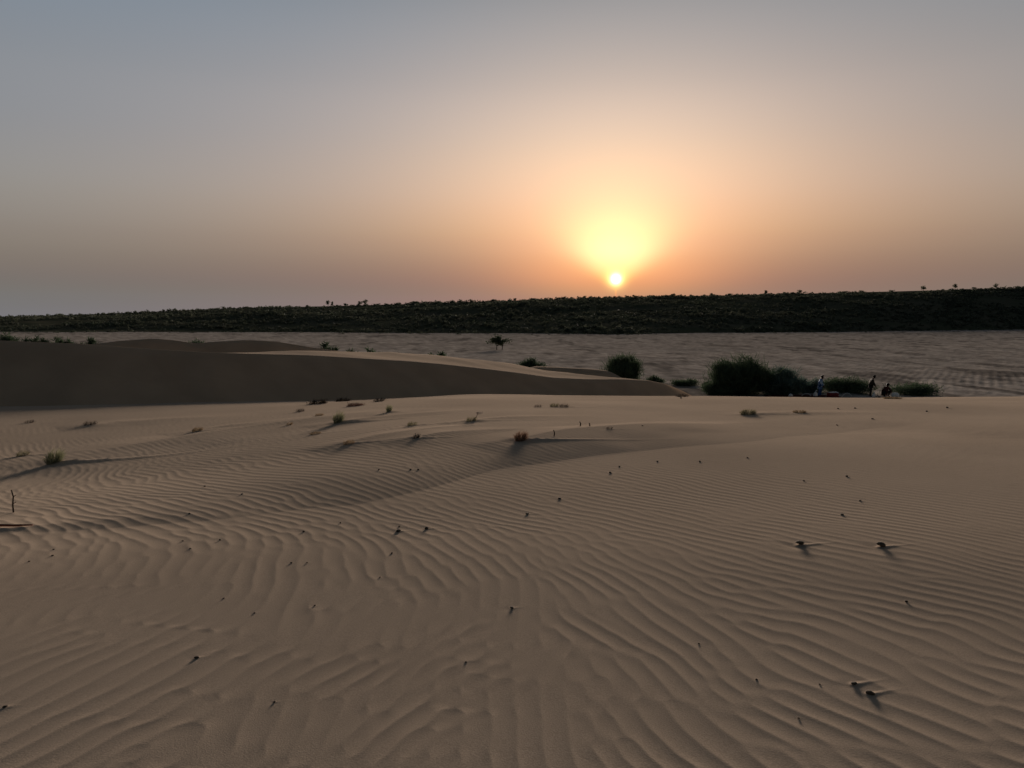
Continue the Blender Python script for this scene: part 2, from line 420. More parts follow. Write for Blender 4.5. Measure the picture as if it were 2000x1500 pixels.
# grass: x, y(base), width px, height px, kind
TUFTS = [
 (105, 905, 40, 27, 'grass', 'rounded pale green grass tuft heading a long wind-blown sand ridge'),
 (660, 826, 32, 24, 'grass', 'arching green grass tuft with pale tips beside the brown twiggy tufts'),
 (759, 805, 19, 16, 'grass', 'compact small green grass tuft just below the dark dune face'),
 (1460, 809, 36, 11, 'grass_dull', 'flattened green grass tuft alone on the smooth sand below the bushes'),
 (920, 822, 26, 10, 'grass_dull', 'low grass tuft with one thin seed stalk standing above it'),
 (1016, 861, 40, 19, 'red_grass', 'reddish dry grass tuft on the crest of a ripple-sided sand ridge'),
 (804, 831, 24, 9, 'grass_dull', 'low brown tuft uphill of the twiggy tuft, trailing a sand tail'),
 (681, 867, 26, 9, 'straw', 'low brown tuft at the head of a sharp sand tail'),
 (812, 856, 20, 11, 'twig', 'small dark twiggy tuft leaning on its sand tail'),
 (385, 842, 24, 9, 'straw', 'pale low tuft half buried along the long sand ridge'),
 (174, 830, 26, 6, 'twig', 'flat dark tuft below the dark dune face'),
 (44, 890, 24, 11, 'grass_dull', 'sparse green wisp of grass left of the rounded pale green tuft'),
 (56, 826, 18, 5, 'twig', 'tiny flat dark tuft at the foot of the dark dune face'),
 (618, 789, 44, 9, 'twig', 'widest mat of dead brushwood near the foot of the dark dune face'),
 (668, 784, 34, 7, 'twig', 'mat of dead brushwood right of the widest one'),
 (740, 784, 28, 7, 'twig', 'small mat of dead brushwood above the compact green tuft'),
 (692, 793, 40, 5, 'redtwig', 'thin reddish mat of dead stems between the brushwood mats'),
 (586, 804, 20, 7, 'twig', 'small dark brushwood clump downhill of the widest brushwood mat'),
 (622, 812, 20, 5, 'straw', 'faint pale tuft between brushwood mats and the arching green tuft'),
 (565, 830, 14, 6, 'straw', 'faint wisp of dry grass on ripples left of the arching green tuft'),
 (1082, 794, 22, 8, 'grass_dull', 'low green-brown mat of grass near the crest of the sand'),
 (1100, 795, 24, 7, 'twig', 'dark low mat of stems touching the green-brown mat'),
 (1050, 795, 18, 5, 'twig', 'thin dark mat of stems left of the green-brown mat'),
 (1742, 779, 34, 3, 'straw', 'tan dry tuft on the sand crest in front of the seated person'),
 (1332, 775, 26, 6, 'twig', 'low dry mat on the sand crest at the tip of the dark dune face'),
 (1560, 806, 30, 4, 'straw', 'thin dry wisp lying right of the flattened green tuft'),
 (1190, 838, 16, 4, 'twig', 'scrap of dead stems lying on the smooth sand beyond the reddish tuft'),
 (615, 848, 26, 5, 'straw', 'very low wisp of straw on ripples uphill of the sharp sand tail'),
]
tuft_pos = []
for t in TUFTS:
    p = hit(t[0], t[1]); d = math.hypot(p[0], p[1])
    w, h = 1.12 * t[2] / F * d, (.8 if t[3] < 12 else .95) * t[3] / F * d
    tuft_pos.append((p, w, h))
    tails.append((p[0] + .15 * w * WIND[0], p[1] + .15 * w * WIND[1], w * .5, min(.05, h * .35), w * 2.2))

def full_z(X, Y):
    return smooth_z(X, Y) + tail_z(X, Y)
def zsand(x, y):
    return float(full_z(np.array([x]), np.array([y]))[0])

# ------------------------------------------------------------------ foreground sand, one sheet
def build_sand():
    fine = np.radians(np.linspace(-42, 42, 1080)); coarse = np.radians(np.linspace(43, 317, 90)[1:-1])
    az = np.concatenate([fine, coarse])
    rows = []
    for y in np.concatenate([np.arange(1760, 1040, -1.7), np.arange(1040, 771, -1.0)]):
        t = math.tan(PITCH + math.atan((y - 750) / F)) + .02
        disc = t * t - 4 * .00246 * EYE
        if disc <= 0: break
        rows.append((t - math.sqrt(disc)) / (.00492))
    rows = np.array(rows)
    keep = [rows[0]]
    for r in rows[1:]:
        if r - keep[-1] > .45: keep.extend(np.arange(keep[-1] + .3, r, .3))
        keep.append(r)
    rows = np.concatenate([[.02, .4, .8, 1.2], [r for r in keep if r > 1.35], np.arange(keep[-1] + .35, 72, .5)])
    A, Rr = np.meshgrid(az, rows)
    X = Rr * np.sin(A); Y = Rr * np.cos(A)
    Z = full_z(X, Y) + ripples(X, Y)
    V = np.stack([X, Y, Z], -1).reshape(-1, 3)
    me = np_mesh('sand', V, grid_faces(len(rows), len(az), wrap=True)[:, ::-1])
    o = link('sand', me, MT['sand']); tag(o, 'pale brown wind-rippled dune sand', kind='structure')
    return o
sand_o = build_sand()

# ------------------------------------------------------------------ dune ridges with slip faces
def spline(pts, n):
    pts = np.array(pts, float); s = np.concatenate([[0], np.cumsum(np.hypot(np.diff(pts[:, 0]), np.diff(pts[:, 1])))])
    t = np.linspace(0, s[-1], n)
    out = np.stack([np.interp(t, s, pts[:, i]) for i in range(3)], -1)
    k = np.array([1, 4, 6, 4, 1]) / 16.
    for _ in range(3):
        pad = np.concatenate([out[:1]] * 2 + [out] + [out[-1:]] * 2)
        out = sum(k[i] * pad[i:i + n] for i in range(5))
    return out
def dune(name, pix, label, flat=5.0, back=34.0, foot=-5.6, angle=33, seed=1, n=320, up=0.0, flats=None):
    br = spline([at(*p) for p in pix], n)
    pxs = 1000 + F * br[:, 0] / br[:, 1]
    fl = np.interp(pxs, *flats) if flats else np.full(n, flat)
    tg = np.gradient(br[:, :2], axis=0); tg /= np.hypot(tg[:, 0], tg[:, 1])[:, None]
    nrm = np.stack([tg[:, 1], -tg[:, 0]], -1)               # towards the camera
    k = np.ones(41) / 41
    nrm = np.stack([np.convolve(np.pad(nrm[:, i], 20, mode='edge'), k, 'valid') for i in range(2)], -1)
    nrm /= np.hypot(nrm[:, 0], nrm[:, 1])[:, None]
    rows = []
    for f in np.linspace(1, 0, 26)[:-1]:
        drop = (br[:, 2] - foot) * f
        off = drop / math.tan(R(angle))
        p = br.copy(); p[:, :2] += nrm * off[:, None]; p[:, 2] -= drop
        p[:, 2] += .05 * fbm(p[:, 0] * .5, p[:, 1] * .5, seed, 3) * min(1, f * 6) + .03 * fbm(br[:, 0] * 1.6, p[:, 2] * .5, seed + 5, 2) * min(1, f * 5)
        rows.append(p)
    rows.append(br.copy())
    for g in np.concatenate([np.linspace(.04, 1, 14), 1 + np.linspace(0, 1, 30)[1:]]):
        o = np.where(g <= 1, fl * g, fl + back * (g - 1))
        p = br.copy(); p[:, 1] += o
        q = np.clip((o - fl) / back, 0, 1)
        fall = q * (2 - q) * .5 + .5 * q * q * (3 - 2 * q)
        p[:, 2] = br[:, 2] * (1 - fall) + foot * fall - .018 * o
        p[:, 2] += .04 * fbm(p[:, 0] * .3, p[:, 1] * .3, seed + 9, 3) * np.minimum(1, o / 2)
        rows.append(p)
    V = np.concatenate(rows)
    me = np_mesh(name, V, grid_faces(len(rows), n))
    # keep the brink crisp
    o = link(name, me, MT['slip']); tag(o, label, kind='structure')
    me.materials.append(MT['sand'])
    mi_ = np.zeros((len(rows) - 1, n - 1), dtype=np.int32); mi_[25:] = 1
    me.polygons.foreach_set('material_index', mi_.ravel())
    return o
dune('dune', [(-700, 640, 20), (-300, 655, 20), (0, 665, 20.5), (90, 669, 20.9), (150, 671, 21.2), (200, 675, 21.5), (300, 682, 22.2), (400, 688, 23), (490, 691, 24), (600, 694, 25.2), (700, 700, 26.4),
              (800, 706, 27.6), (860, 711, 28.4), (950, 721, 29.8), (1000, 727, 30.6), (1080, 738, 32), (1150, 741, 33.4), (1220, 741, 35), (1270, 744, 36.5), (1300, 750, 37.5), (1330, 762, 39), (1365, 780, 41), (1410, 815, 43), (1450, 860, 44)],
     'dune with a long dark slip face tapering to a point', flats=([0, 430, 560, 700, 1000, 1120, 1200, 1260, 1340], [.02, .05, 4, 7.0, 8, 5, 1.6, .3, .1]), back=20, seed=3, n=520)
dune('dune', [(-500, 690, 33), (0, 682, 33.5), (150, 676, 34), (185, 672, 34.2), (230, 666, 34.4), (300, 661, 34.8), (345, 665, 35.2), (380, 671, 35.5), (410, 668, 35.8), (480, 664, 36.4), (540, 667, 37),
              (600, 677, 38), (650, 684, 39), (700, 692, 40.5), (735, 699, 42), (790, 712, 44)],
     'brown humped dune showing behind the dark slip face', flat=.05, back=22, seed=13, n=360)
dune('dune', [(960, 760, 61), (1010, 728, 61), (1045, 717, 61), (1090, 718, 60), (1150, 721, 59), (1190, 725, 58), (1212, 736, 57), (1235, 760, 56), (1250, 790, 55)],
     'small grey dune below the round bush', flat=1.5, back=9, seed=23, n=140, angle=26)

# ------------------------------------------------------------------ tilled field
def build_field():
    az = np.radians(np.linspace(-48, 48, 860))
    rows = [30, 40, 48]
    r = 52.0
    while r < 470:
        rows.append(r); r += max(.22, r * r / (774 * 6.25) * .7)
    rows = np.array(rows)
    A, Rr = np.meshgrid(az, rows); X = Rr * np.tan(A); Y = Rr + 0 * X
    Z = np.full(X.shape, FIELD_Z)
    Z += .10 * fbm(X * .05, Y * .05, 70, 3)
    clod = fbm(X * .55, Y * .42, 74, 4); Z += .03 * clod + .06 * np.maximum(0, fbm(X * 1.3, Y * 1.1, 79, 2) - .25)
    # furrows, bending across the right-hand part
    bend = 1.6 * fbm(X * .02, Y * .02, 83, 2) - .00125 * (Y - 85) ** 2
    u = (X + bend - Y * .55 + .12 * fbm(X * .2, Y * .2, 87, 2)) * .87 / .78
    m = sstep(14, 30, X) * sstep(175, 100, Y) * np.clip(.6 + .8 * fbm(X * .05, Y * .05, 85, 2), 0, 1)
    Z += .014 * m * np.cos(2 * np.pi * u)
    # soil tone: drier pale ridges and darker stubble-filled furrows, weedy patches, old tracks
    tone = .24 * m * np.cos(2 * np.pi * u) + .22 * fbm(X * .12, Y * .05, 120, 4) + .42 * fbm(X * .8, Y * .22, 125, 4)
    weeds = fbm(X * .22 + 30, Y * .06, 131, 4)
    tone -= 1.0 * sstep(.55, .95, weeds)
    for (ya, sl_, w_) in ((118, .03, .9), (131, -.02, .7), (176, .015, 1.6), (90, .05, .5)):
        tone -= .8 * np.exp(-((Y - ya - sl_ * X - 2.5 * fbm(X * .03, X * .0 + ya, 140, 2)) / w_) ** 2) * np.clip(.2 + 1.2 * fbm(X * .04, Y * .0 + ya, 145, 2), 0, 1)
    V = np.stack([X, Y, Z], -1).reshape(-1, 3)
    me = np_mesh('field', V, grid_faces(len(rows), len(az))[:, ::-1])
    at_ = me.attributes.new('tone', 'FLOAT', 'POINT'); at_.data.foreach_set('value', np.ascontiguousarray(tone.ravel(), dtype=np.float32))
    o = link('field', me, MT['field']); tag(o, 'pale tilled field below the scrubby hill', kind='structure')
build_field()
pl = np_mesh('plain', np.array([(-9000, -9000, -6.2), (9000, -9000, -6.2), (9000, 9000, -6.2), (-9000, 9000, -6.2)]), np.array([(0, 1, 2, 3)]))
tag(link('plain', pl, MT['plain']), 'flat dry plain around the dunes', kind='structure')

# ------------------------------------------------------------------ the long hill
SKYX = [-900, 0, 250, 450, 640, 860, 1000, 1200, 1500, 1750, 2000, 2900]
SKYY = [630, 620, 611, 602, 598, 592, 587, 581, 575, 569, 562, 545]
BASX = [-900, 0, 500, 900, 1200, 1600, 2000, 2900]
BASY = [650, 648.5, 648.5, 651, 652.5, 648.5, 643.5, 638]
CREST_Y = 525.0
def hill_cols(pxs):
    zc = np.array([at(p, np.interp(p, SKYX, SKYY), CREST_Y)[2] for p in pxs])
    yb = np.array([6.25 / math.tan(PITCH + math.atan((np.interp(p, BASX, BASY) - 750) / F)) for p in pxs])
    return zc, yb
def hill_z(T, zc):
    # T: 0 at the foot, 1 at the crest
    s = np.clip(T, 0, 1)
    return (FIELD_Z - .3) + (zc - FIELD_Z + .3) * (1.25 * s - .25 * s * s)
def hill_pt(px, T):
    zc, yb = hill_cols([px]); Y = yb[0] + T * (CREST_Y - yb[0])
    X = (px - 1000) / F * Y * .9963
    z = hill_z(np.array([T]), zc)[0] + 1.1 * float(fbm(np.array([X * .02]), np.array([Y * .03]), 101, 3)[0]) * math.sin(math.pi * min(1, max(0, T)))
    return X, Y, z
def build_hill():
    pxs = np.linspace(-900, 2900, 420); zc, yb = hill_cols(pxs)
    Ts = np.concatenate([np.linspace(-.03, 1, 60), [1.03, 1.1, 1.3, 1.8, 3]])
    rows = []
    for T in Ts:
        Y = yb + T * (CREST_Y - yb); X = (pxs - 1000) / F * Y * .9963
        z = hill_z(np.full(len(pxs), T), zc) + 1.1 * fbm(X * .02, Y * .03, 101, 3) * math.sin(math.pi * min(1, max(0, T)))
        if T < 0: z = z - 1.0
        if T > 1: z = z - (T - 1) * 12
        rows.append(np.stack([X, Y, z], -1))
    me = np_mesh('hill', np.concatenate(rows), grid_faces(len(rows), len(pxs)))
    tag(link('hill', me, MT['hill']), 'long low scrub-covered hill along the horizon', kind='structure')
build_hill()

def scrub_template(rng, n=30):
    """one shrub: leaf-clump triangles spread through an uneven dome of unit size"""
    out = []
    lobes = [(rng.uniform(-.3, .3), rng.uniform(-.3, .3), rng.uniform(.2, .5), rng.uniform(.25, .42)) for _ in range(4)]
    for i in range(n):
        cx, cy, cz, r = lobes[rng.randint(4)]
        d = rng.randn(3); d /= np.linalg.norm(d)
        c = np.array([cx, cy, cz]) + d * r * rng.uniform(.3, 1); c[2] = abs(c[2])
        a, b = rng.randn(3), rng.randn(3)
        a /= np.linalg.norm(a); b /= np.linalg.norm(b)
        s = rng.uniform(.12, .3)
        out.append([c + a * s, c + b * s, c - (a + b) * s * .6])
    return np.array(out)
def build_scrub():
    rng = np.random.RandomState(5)
    tm = [scrub_template(rng, 22) for _ in range(8)]
    n = 19000
    px = rng.uniform(-250, 2250, n); T = rng.uniform(0, 1, n) ** .85; T[:700] = -rng.exponential(.022, 700)
    zc, yb = hill_cols(px)
    Y = yb + T * (CREST_Y - yb) ; X = (px - 1000) / F * Y * .9963
    Z = hill_z(T, zc) + 1.1 * fbm(X * .02, Y * .03, 101, 3) * np.sin(np.pi * T)
    dens = fbm(X * .03, Y * .05, 111, 3)
    keep = dens > -.62
    tris = []
    for i in np.nonzero(keep)[0]:
        s = (.8 + 2.1 * rng.rand() ** 2.2) * (1.0 + .35 * dens[i]) * (1 if T[i] > 0 else .6); a = rng.uniform(0, 6.28)
        t = tm[i % 8]; ca, sa = math.cos(a), math.sin(a)
        q = np.empty_like(t)
        q[..., 0] = (t[..., 0] * ca - t[..., 1] * sa) * s * 1.35 + X[i]; q[..., 1] = (t[..., 0] * sa + t[..., 1] * ca) * s * 1.35 + Y[i]
        q[..., 2] = t[..., 2] * s * .8 + Z[i] - .1
        tris.append(q)
    V = np.concatenate(tris).reshape(-1, 3)
    me = np_mesh('hill_scrub', V, np.arange(len(V)).reshape(-1, 3), smooth=False)
    o = link('hill_scrub', me, MT['scrub']); tag(o, 'dense dark green scrub covering the long hill', 'scrub', kind='stuff')
build_scrub()

# ------------------------------------------------------------------ plants
def tube(bm, pts, radii, seg=6):
    prev = None; rings = []
    for i, p in enumerate(pts):
        p = Vector(p)
        d = (Vector(pts[min(i + 1, len(pts) - 1)]) - Vector(pts[max(i - 1, 0)]))
        if d.length < 1e-9: d = Vector((0, 0, 1))
        d.normalize()
        x = d.orthogonal().normalized() if prev is None else (prev - d * prev.dot(d)).normalized()
        prev = x; y = d.cross(x)
        rings.append([bm.verts.new(p + (x * math.cos(2 * math.pi * k / seg) + y * math.sin(2 * math.pi * k / seg)) * radii[i]) for k in range(seg)])
    for a, b in zip(rings, rings[1:]):
        for k in range(seg): bm.faces.new((a[k], a[(k + 1) % seg], b[(k + 1) % seg], b[k]))
    bm.faces.new(rings[0][::-1]); bm.faces.new(rings[-1])
def bm_mesh(name, bm, smooth=False):
    bmesh.ops.recalc_face_normals(bm, faces=bm.faces)
    me = bpy.data.meshes.new(name); bm.to_mesh(me); bm.free()
    if smooth: me.polygons.foreach_set('use_smooth', np.ones(len(me.polygons), dtype=bool))
    return me
def blade_mesh(name, B, M1, T, W, rng):
    """tapered strips: base B, middle M1, tip T, each (n,3); W widths (n)"""
    n = len(B)
    ax = rng.randn(n, 3); d = T - B; ax = np.cross(d, ax); ax /= np.linalg.norm(ax, axis=1)[:, None] + 1e-9
    w = W[:, None] * .5
    V = np.stack([B - ax * w, B + ax * w, M1 + ax * w * .8, M1 - ax * w * .8, T], 1).reshape(-1, 3)
    i = np.arange(n)[:, None] * 5
    Q = np.concatenate([i + np.array([[0, 1, 2]]), i + np.array([[0, 2, 3]]), i + np.array([[3, 2, 4]])])
    return np_mesh(name, V, Q, smooth=False)
def shrub(loc, w, h, label, group, leaf='bush', n=2600, seed=0, name='shrub', upright=.5, leafw=.035):
    rng = np.random.RandomState(seed)
    root = empty(name, loc)
    tag(root, label, 'shrub', group)
    # lobes that give the crown its uneven outline
    K = max(7, int(w * 3.2))
    la = rng.uniform(0, 2 * np.pi, K); lr = np.sqrt(rng.uniform(0, 1, K)) * .40 * w
    lx, ly = lr * np.cos(la), lr * np.sin(la)
    top = h * np.sqrt(np.maximum(.12, 1 - (lr / (.47 * w)) ** 2)) * rng.uniform(.78, 1.0, K)
    top[np.argmin(lr)] = h
    bm = bmesh.new()
    for k in range(K):
        p0 = Vector((lx[k] * .15, ly[k] * .15, -.15)); p2 = Vector((lx[k], ly[k], top[k] * .8))
        p1 = (p0 + p2) * .5 + Vector((lx[k] * .15, ly[k] * .15, -.1 * h)) * .6
        tube(bm, [p0, p1, p2], [.02 * h + .01, .012 * h + .008, .006], 5)
    link('stems', bm_mesh('stems', bm), MT['bark'], root)
    k = rng.randint(0, K, n)
    d = rng.randn(n, 3); d[:, 2] = np.abs(d[:, 2]) * upright * 2 + .1; d /= np.linalg.norm(d, axis=1)[:, None]
    u = rng.uniform(0, 1, n) ** .7
    cx = np.stack([lx[k] * (.35 + .65 * u), ly[k] * (.35 + .65 * u), top[k] * (.02 + .80 * u)], -1)
    sp = (.12 * w * (1.2 - .5 * u))[:, None] * rng.randn(n, 3) * np.array([1, 1, .35])
    B = cx + sp; B[:, 2] = np.maximum(B[:, 2], -.05)
    ln = (.16 * h + .10) * rng.uniform(.6, 1.5, n)
    T = B + d * ln[:, None]; T[:, 2] = np.maximum(T[:, 2], .02)
    M1 = (B + T) / 2 + rng.randn(n, 3) * .03 * h
    link('foliage', blade_mesh('foliage', B, M1, T, leafw * rng.uniform(.6, 1.5, n), rng), MT[leaf], root)
    return root
def tree(loc, h, w, label, group=None, seed=0, name='tree', leaf='tree', n=900, trunks=1, leafs=.16, crown_base=.35):
    rng = np.random.RandomState(seed)
    root = empty(name, loc); tag(root, label, 'tree', group)
    bm = bmesh.new(); ends = []
    for t in range(trunks):
        ox = (t - (trunks - 1) / 2) * w * .34
        tp = [(ox, 0, -.3), (ox * 1.1 + .03 * w, 0, h * .25), (ox * 1.25 - .02 * w, .02, h * .5)]
        tube(bm, tp, [.035 * h, .026 * h, .018 * h], 6)
        for b in range(6):
            a = rng.uniform(0, 6.28); rr = w * rng.uniform(.12, .36); e = (ox * 1.2 + rr * math.cos(a), rr * math.sin(a), h * rng.uniform(crown_base + .12, .88))
            s = tp[1] if rng.rand() < .5 else tp[2]
            tube(bm, [s, ((s[0] + e[0]) / 2, (s[1] + e[1]) / 2, (s[2] + e[2]) / 2 + .05 * h), e], [.014 * h, .009 * h, .004 * h], 5); ends.append(e)
    link('trunk', bm_mesh('trunk', bm), MT['bark'], root)
    E = np.array(ends); k = rng.randint(0, len(E), n)
    c = E[k] + rng.randn(n, 3) * np.array([.13 * w, .13 * w, .10 * h])
    c[:, 2] = np.clip(c[:, 2], h * crown_base * .8, h)
    a, b = rng.randn(n, 3), rng.randn(n, 3)
    a /= np.linalg.norm(a, axis=1)[:, None]; b /= np.linalg.norm(b, axis=1)[:, None]
    s = leafs * rng.uniform(.5, 1.3, n)[:, None]
    V = np.stack([c + a * s, c + b * s * .7, c - a * s * .8, c - b * s * .7], 1).reshape(-1, 3)
    link('crown', np_mesh('crown', V, np.arange(4 * n).reshape(-1, 4), smooth=False), MT[leaf], root)
    return root
def on_field(px, Y):
    return ((px - 1000) / F * Y * .9963, Y, FIELD_Z - .05)
def bush_at(px, wpx, ytop, Y, label, group=None, **kw):
    p = on_field(px, Y); top = at(px, ytop, Y)[2]
    return shrub(p, 1.12 * wpx / F * Y, (top - p[2]) * 1.0, label, group, **kw)
bush_at(1222, 74, 687, 72, 'tall rounded dark green bush standing alone beyond the pointed end of the dune', seed=1, n=6500, leafw=.05, upright=.8)
bush_at(1040, 50, 697, 88, 'low round dark bush behind the pale strip of dune top', seed=2, n=3600, leafw=.05)
bush_at(1450, 118, 688, 62.8, 'tallest wide dark bush sheltering the camp, beside the grey-green bush', seed=3, n=11000, leafw=.05, upright=.8)
bush_at(1530, 82, 712, 62.2, 'grey-green bush right against the tallest bush', seed=4, n=6500, leaf='bush2', leafw=.045, upright=.7)
bush_at(1404, 60, 742, 61.5, 'low dark shrub at the left foot of the tallest bush', seed=5, n=2600, leafw=.045)
bush_at(1342, 52, 740, 71, 'low spreading shrub between the lone rounded bush and the camp', seed=6, n=1900, leafw=.045)
bush_at(1281, 32, 732, 70, 'small shrub touching the foot of the lone rounded bush', seed=7, n=1400, leafw=.045)
bush_at(1385, 30, 744, 66, 'small low shrub behind the left foot of the tallest bush', seed=17, n=1000, leafw=.045)
bush_at(1584, 52, 737, 63, 'small dusky shrub behind the person in blue', seed=8, n=2600, leaf='bush2', leafw=.045)
bush_at(1656, 96, 733, 63.5, 'long low dark shrub between the two standing people', seed=9, n=4200, leafw=.045)
bush_at(1790, 100, 748, 63, 'low flat shrub to the right of the seated person', seed=10, n=3600, leafw=.045)
# small bushes dotted over the field and behind the dunes
for i, (px, w, yt, Y, lab) in enumerate([
    (641, 22, 668, 118, 'small grey-green bush on the field behind the brown humped dune'),
    (688, 18, 682, 92, 'tiny bush at the right foot of the brown humped dune'),
    (721, 31, 680, 88, 'dark bush touching the right foot of the brown humped dune'),
    (748, 16, 690, 86, 'tiny dark bush beside the bush at the foot of the humped dune'),
    (784, 14, 693, 84, 'tiny sprig at the edge of the pale strip of dune top'),
    (845, 16, 692, 88, 'low clump paired with a slightly taller clump behind the dune top'),
    (862, 17, 688, 90, 'taller clump of the pair behind the dune top'),
    (380, 30, 663, 120, 'flat bush showing in the dip between the two humps of the brown dune'),
    (12, 32, 650, 150, 'wide dark bush beyond the left end of the dark dune crest'),
    (46, 14, 660, 110, 'tiny bush on the dark dune crest line'),
    (65, 18, 656, 112, 'dark bush right of a tiny one beyond the dark dune crest'),
    (83, 14, 659, 112, 'small dark bush between two larger ones beyond the dune crest'),
    (104, 17, 658, 114, 'dark bush left of a smaller one near the feathery little tree'),
    (117, 13, 661, 112, 'small dark bush left of the feathery little tree'),
    (130, 13, 663, 112, 'smallest dark bush just left of the feathery little tree'),
    (176, 24, 658, 118, 'low dark bush right of the feathery little tree'),
]):
    bush_at(px, w * 1.25, yt - 4, Y, lab, 'small bushes on the field', seed=40 + i, n=1100, leafw=.12)
p = on_field(975, 151); tree(p, 2.75, 3.0, 'lone small field tree with a gap between two leaf masses', seed=3, trunks=2, n=1100, leafs=.2)
p = on_field(152, 122); tree(p, 2.3, 1.5, 'feathery little tree beyond the dark dune crest', seed=8, n=300, leafs=.14, crown_base=.4)
# skyline trees on the hill
for i, (px, hp, wp, lab) in enumerate([
    (641, 13, 9, 'upright forked tree on the lower skyline of the hill'),
    (649, 9, 6, 'short tree touching the upright forked skyline tree'),
    (712, 11, 12, 'flat-topped tree on the skyline beside a low round one'),
    (703, 8, 9, 'low round skyline tree beside the flat-topped one'),
    (676, 5, 9, 'low bushy skyline tree between the forked and the flat-topped trees'),
    (1495, 9, 9, 'spiky skyline tree above the tallest bush'),
    (1562, 8, 14, 'broad low skyline tree above the grey-green bush'),
    (1801, 10, 10, 'twin-stemmed skyline tree on the higher part of the hill'),
    (1862, 12, 11, 'tallest leaning skyline tree on the higher part of the hill'),
    (1943, 11, 12, 'dense round skyline tree where the hill is highest'),
]):
    x, y, z = hill_pt(px, .99)
    tree((x, y, z), hp * CREST_Y / F, wp * CREST_Y / F, lab, 'trees along the hill crest', seed=60 + i, n=260, leafs=.34, crown_base=.2)
for i, (px, hp, wp) in enumerate([(1140, 7, 9), (1098, 6, 10), (1240, 8, 9), (1224, 6, 8), (1270, 5, 11), (1315, 8, 9), (1300, 6, 7), (1388, 7, 8), (1425, 5, 9), (1040, 6, 9), (1006, 7, 5), (960, 6, 12), (838, 7, 14), (810, 6, 12), (900, 5, 10), (780, 5, 9),
                                  (565, 5, 8), (600, 5, 7), (320, 6, 5), (480, 5, 12), (1640, 5, 12), (1680, 6, 10), (1740, 5, 10), (1900, 6, 11)]):
    x, y, z = hill_pt(px, .985)
    sk_ = 'left of the forked tree' if px < 630 else 'above the lone field tree and the dune tip' if px < 1110 else 'right below the setting sun' if px < 1450 else 'near the highest part of the hill'
    tree((x, y, z - .3), .8 * hp * CREST_Y / F, 1.15 * wp * CREST_Y / F, 'small bushy tree on the skyline ' + sk_, 'small bushy trees on the skyline ' + sk_, seed=90 + i, n=170, leafs=.4, crown_base=.02)

# grass tufts
def tuft(p, w, h, kind, label, seed):
    rng = np.random.RandomState(seed)
    flat = h < .35 * w
    n = int(np.clip(240 * (w / .3), 110, 520)) if not flat else int(np.clip(150 * (w / .3), 60, 260))
    if kind in ('twig', 'redtwig'): n = n // 2
    n = int(n * 1.6)
    a = rng.uniform(0, 2 * np.pi, n); r = np.sqrt(rng.uniform(0, 1, n)); ph = np.arccos(rng.uniform(.05, 1, n)) * rng.uniform(.8, 1.0, n)
    B = np.stack([.22 * w * r * np.cos(a), .22 * w * r * np.sin(a), np.full(n, -.03)], -1)
    if flat: B[:, :2] *= 1.6
    ln = rng.uniform(.55, 1.05, n)
    tip = np.stack([.52 * w * ln * np.sin(ph) * np.cos(a), .52 * w * ln * np.sin(ph) * np.sin(a), h * ln * np.cos(ph) + .01], -1)
    tip[:, :2] += (.16 * w * np.cos(ph))[:, None] * WIND[None, :]
    M1 = B * .5 + tip * .5; M1[:, 2] = np.maximum(tip[:, 2], h * .2) * rng.uniform(.55, .8, n)
    if kind in ('twig', 'redtwig'):
        tip += rng.randn(n, 3) * .06 * w; tip[:, 2] = np.abs(tip[:, 2]); M1 += rng.randn(n, 3) * .04 * w; M1[:, 2] = np.abs(M1[:, 2])
    wd = np.clip(.014 * w, .003, .009)
    me = blade_mesh('grass_tuft', B, M1, tip, np.full(n, wd) * rng.uniform(.6, 1.4, n), rng)
    nm = 'brushwood' if kind in ('twig', 'redtwig') else 'grass_tuft'
    o = link(nm, me, MT[kind], loc=(p[0], p[1], zsand(p[0], p[1])))
    tag(o, label, 'grass' if nm == 'grass_tuft' else 'brushwood', 'grass tufts on the sand' if nm == 'grass_tuft' else 'dead brushwood on the sand')
    return o
for i, (t, (p, w, h)) in enumerate(zip(TUFTS, tuft_pos)):
    o = tuft(p, w, h, t[4], t[5], 200 + i)
    if 'seed stalk' in t[5]:
        bm = bmesh.new(); tube(bm, [(.02, 0, 0), (.08, 0, h * .9), (.10, .01, h * 2.0)], [.005, .004, .003], 5)
        for k in range(5): tube(bm, [(.09, .01, h * (1.5 + .1 * k)), (.09 + .05 * (-1) ** k + .03, .01, h * (1.62 + .1 * k))], [.004, .002], 4)
        st = link('seed_stalk', bm_mesh('seed_stalk', bm), MT['twig'], o)

# sticks and stakes
def stick(name, pts, radii, label, m='twig', group=None):
    bm = bmesh.new(); tube(bm, pts, radii, 7)
    for k in range(1, len(pts) - 1) if len(pts) > 3 else ():
        a = Vector(pts[k]); tube(bm, [a, a + Vector((radii[k] * 3.5, radii[k], radii[k] * 2.5))], [radii[k] * .6, radii[k] * .3], 5)
    o = link(name, bm_mesh(name, bm, True), MT[m]); tag(o, label, 'stick', group); return o
p = hit(27, 1001); k = math.hypot(p[0], p[1]) / F; z = zsand(p[0], p[1])
stick('stick', [(p[0], p[1], z - .05), (p[0] - 1 * k, p[1], z + 14 * k), (p[0] - .5 * k, p[1] + .01, z + 26 * k), (p[0] - 2 * k, p[1], z + 38 * k)], [1.5 * k, 1.4 * k, 1.2 * k, 1.0 * k], 'thin dark stick standing upright in the sand')
a = hit(-14, 1031); b = hit(26, 1030); c = hit(64, 1028)
stick('stick', [(q[0], q[1], zsand(q[0], q[1]) + dz) for q, dz in ((a, .02), (b, .012), (c, .008))], [.011, .009, .005], 'reddish bent stick lying flat on the sand below the upright stick', 'redtwig')
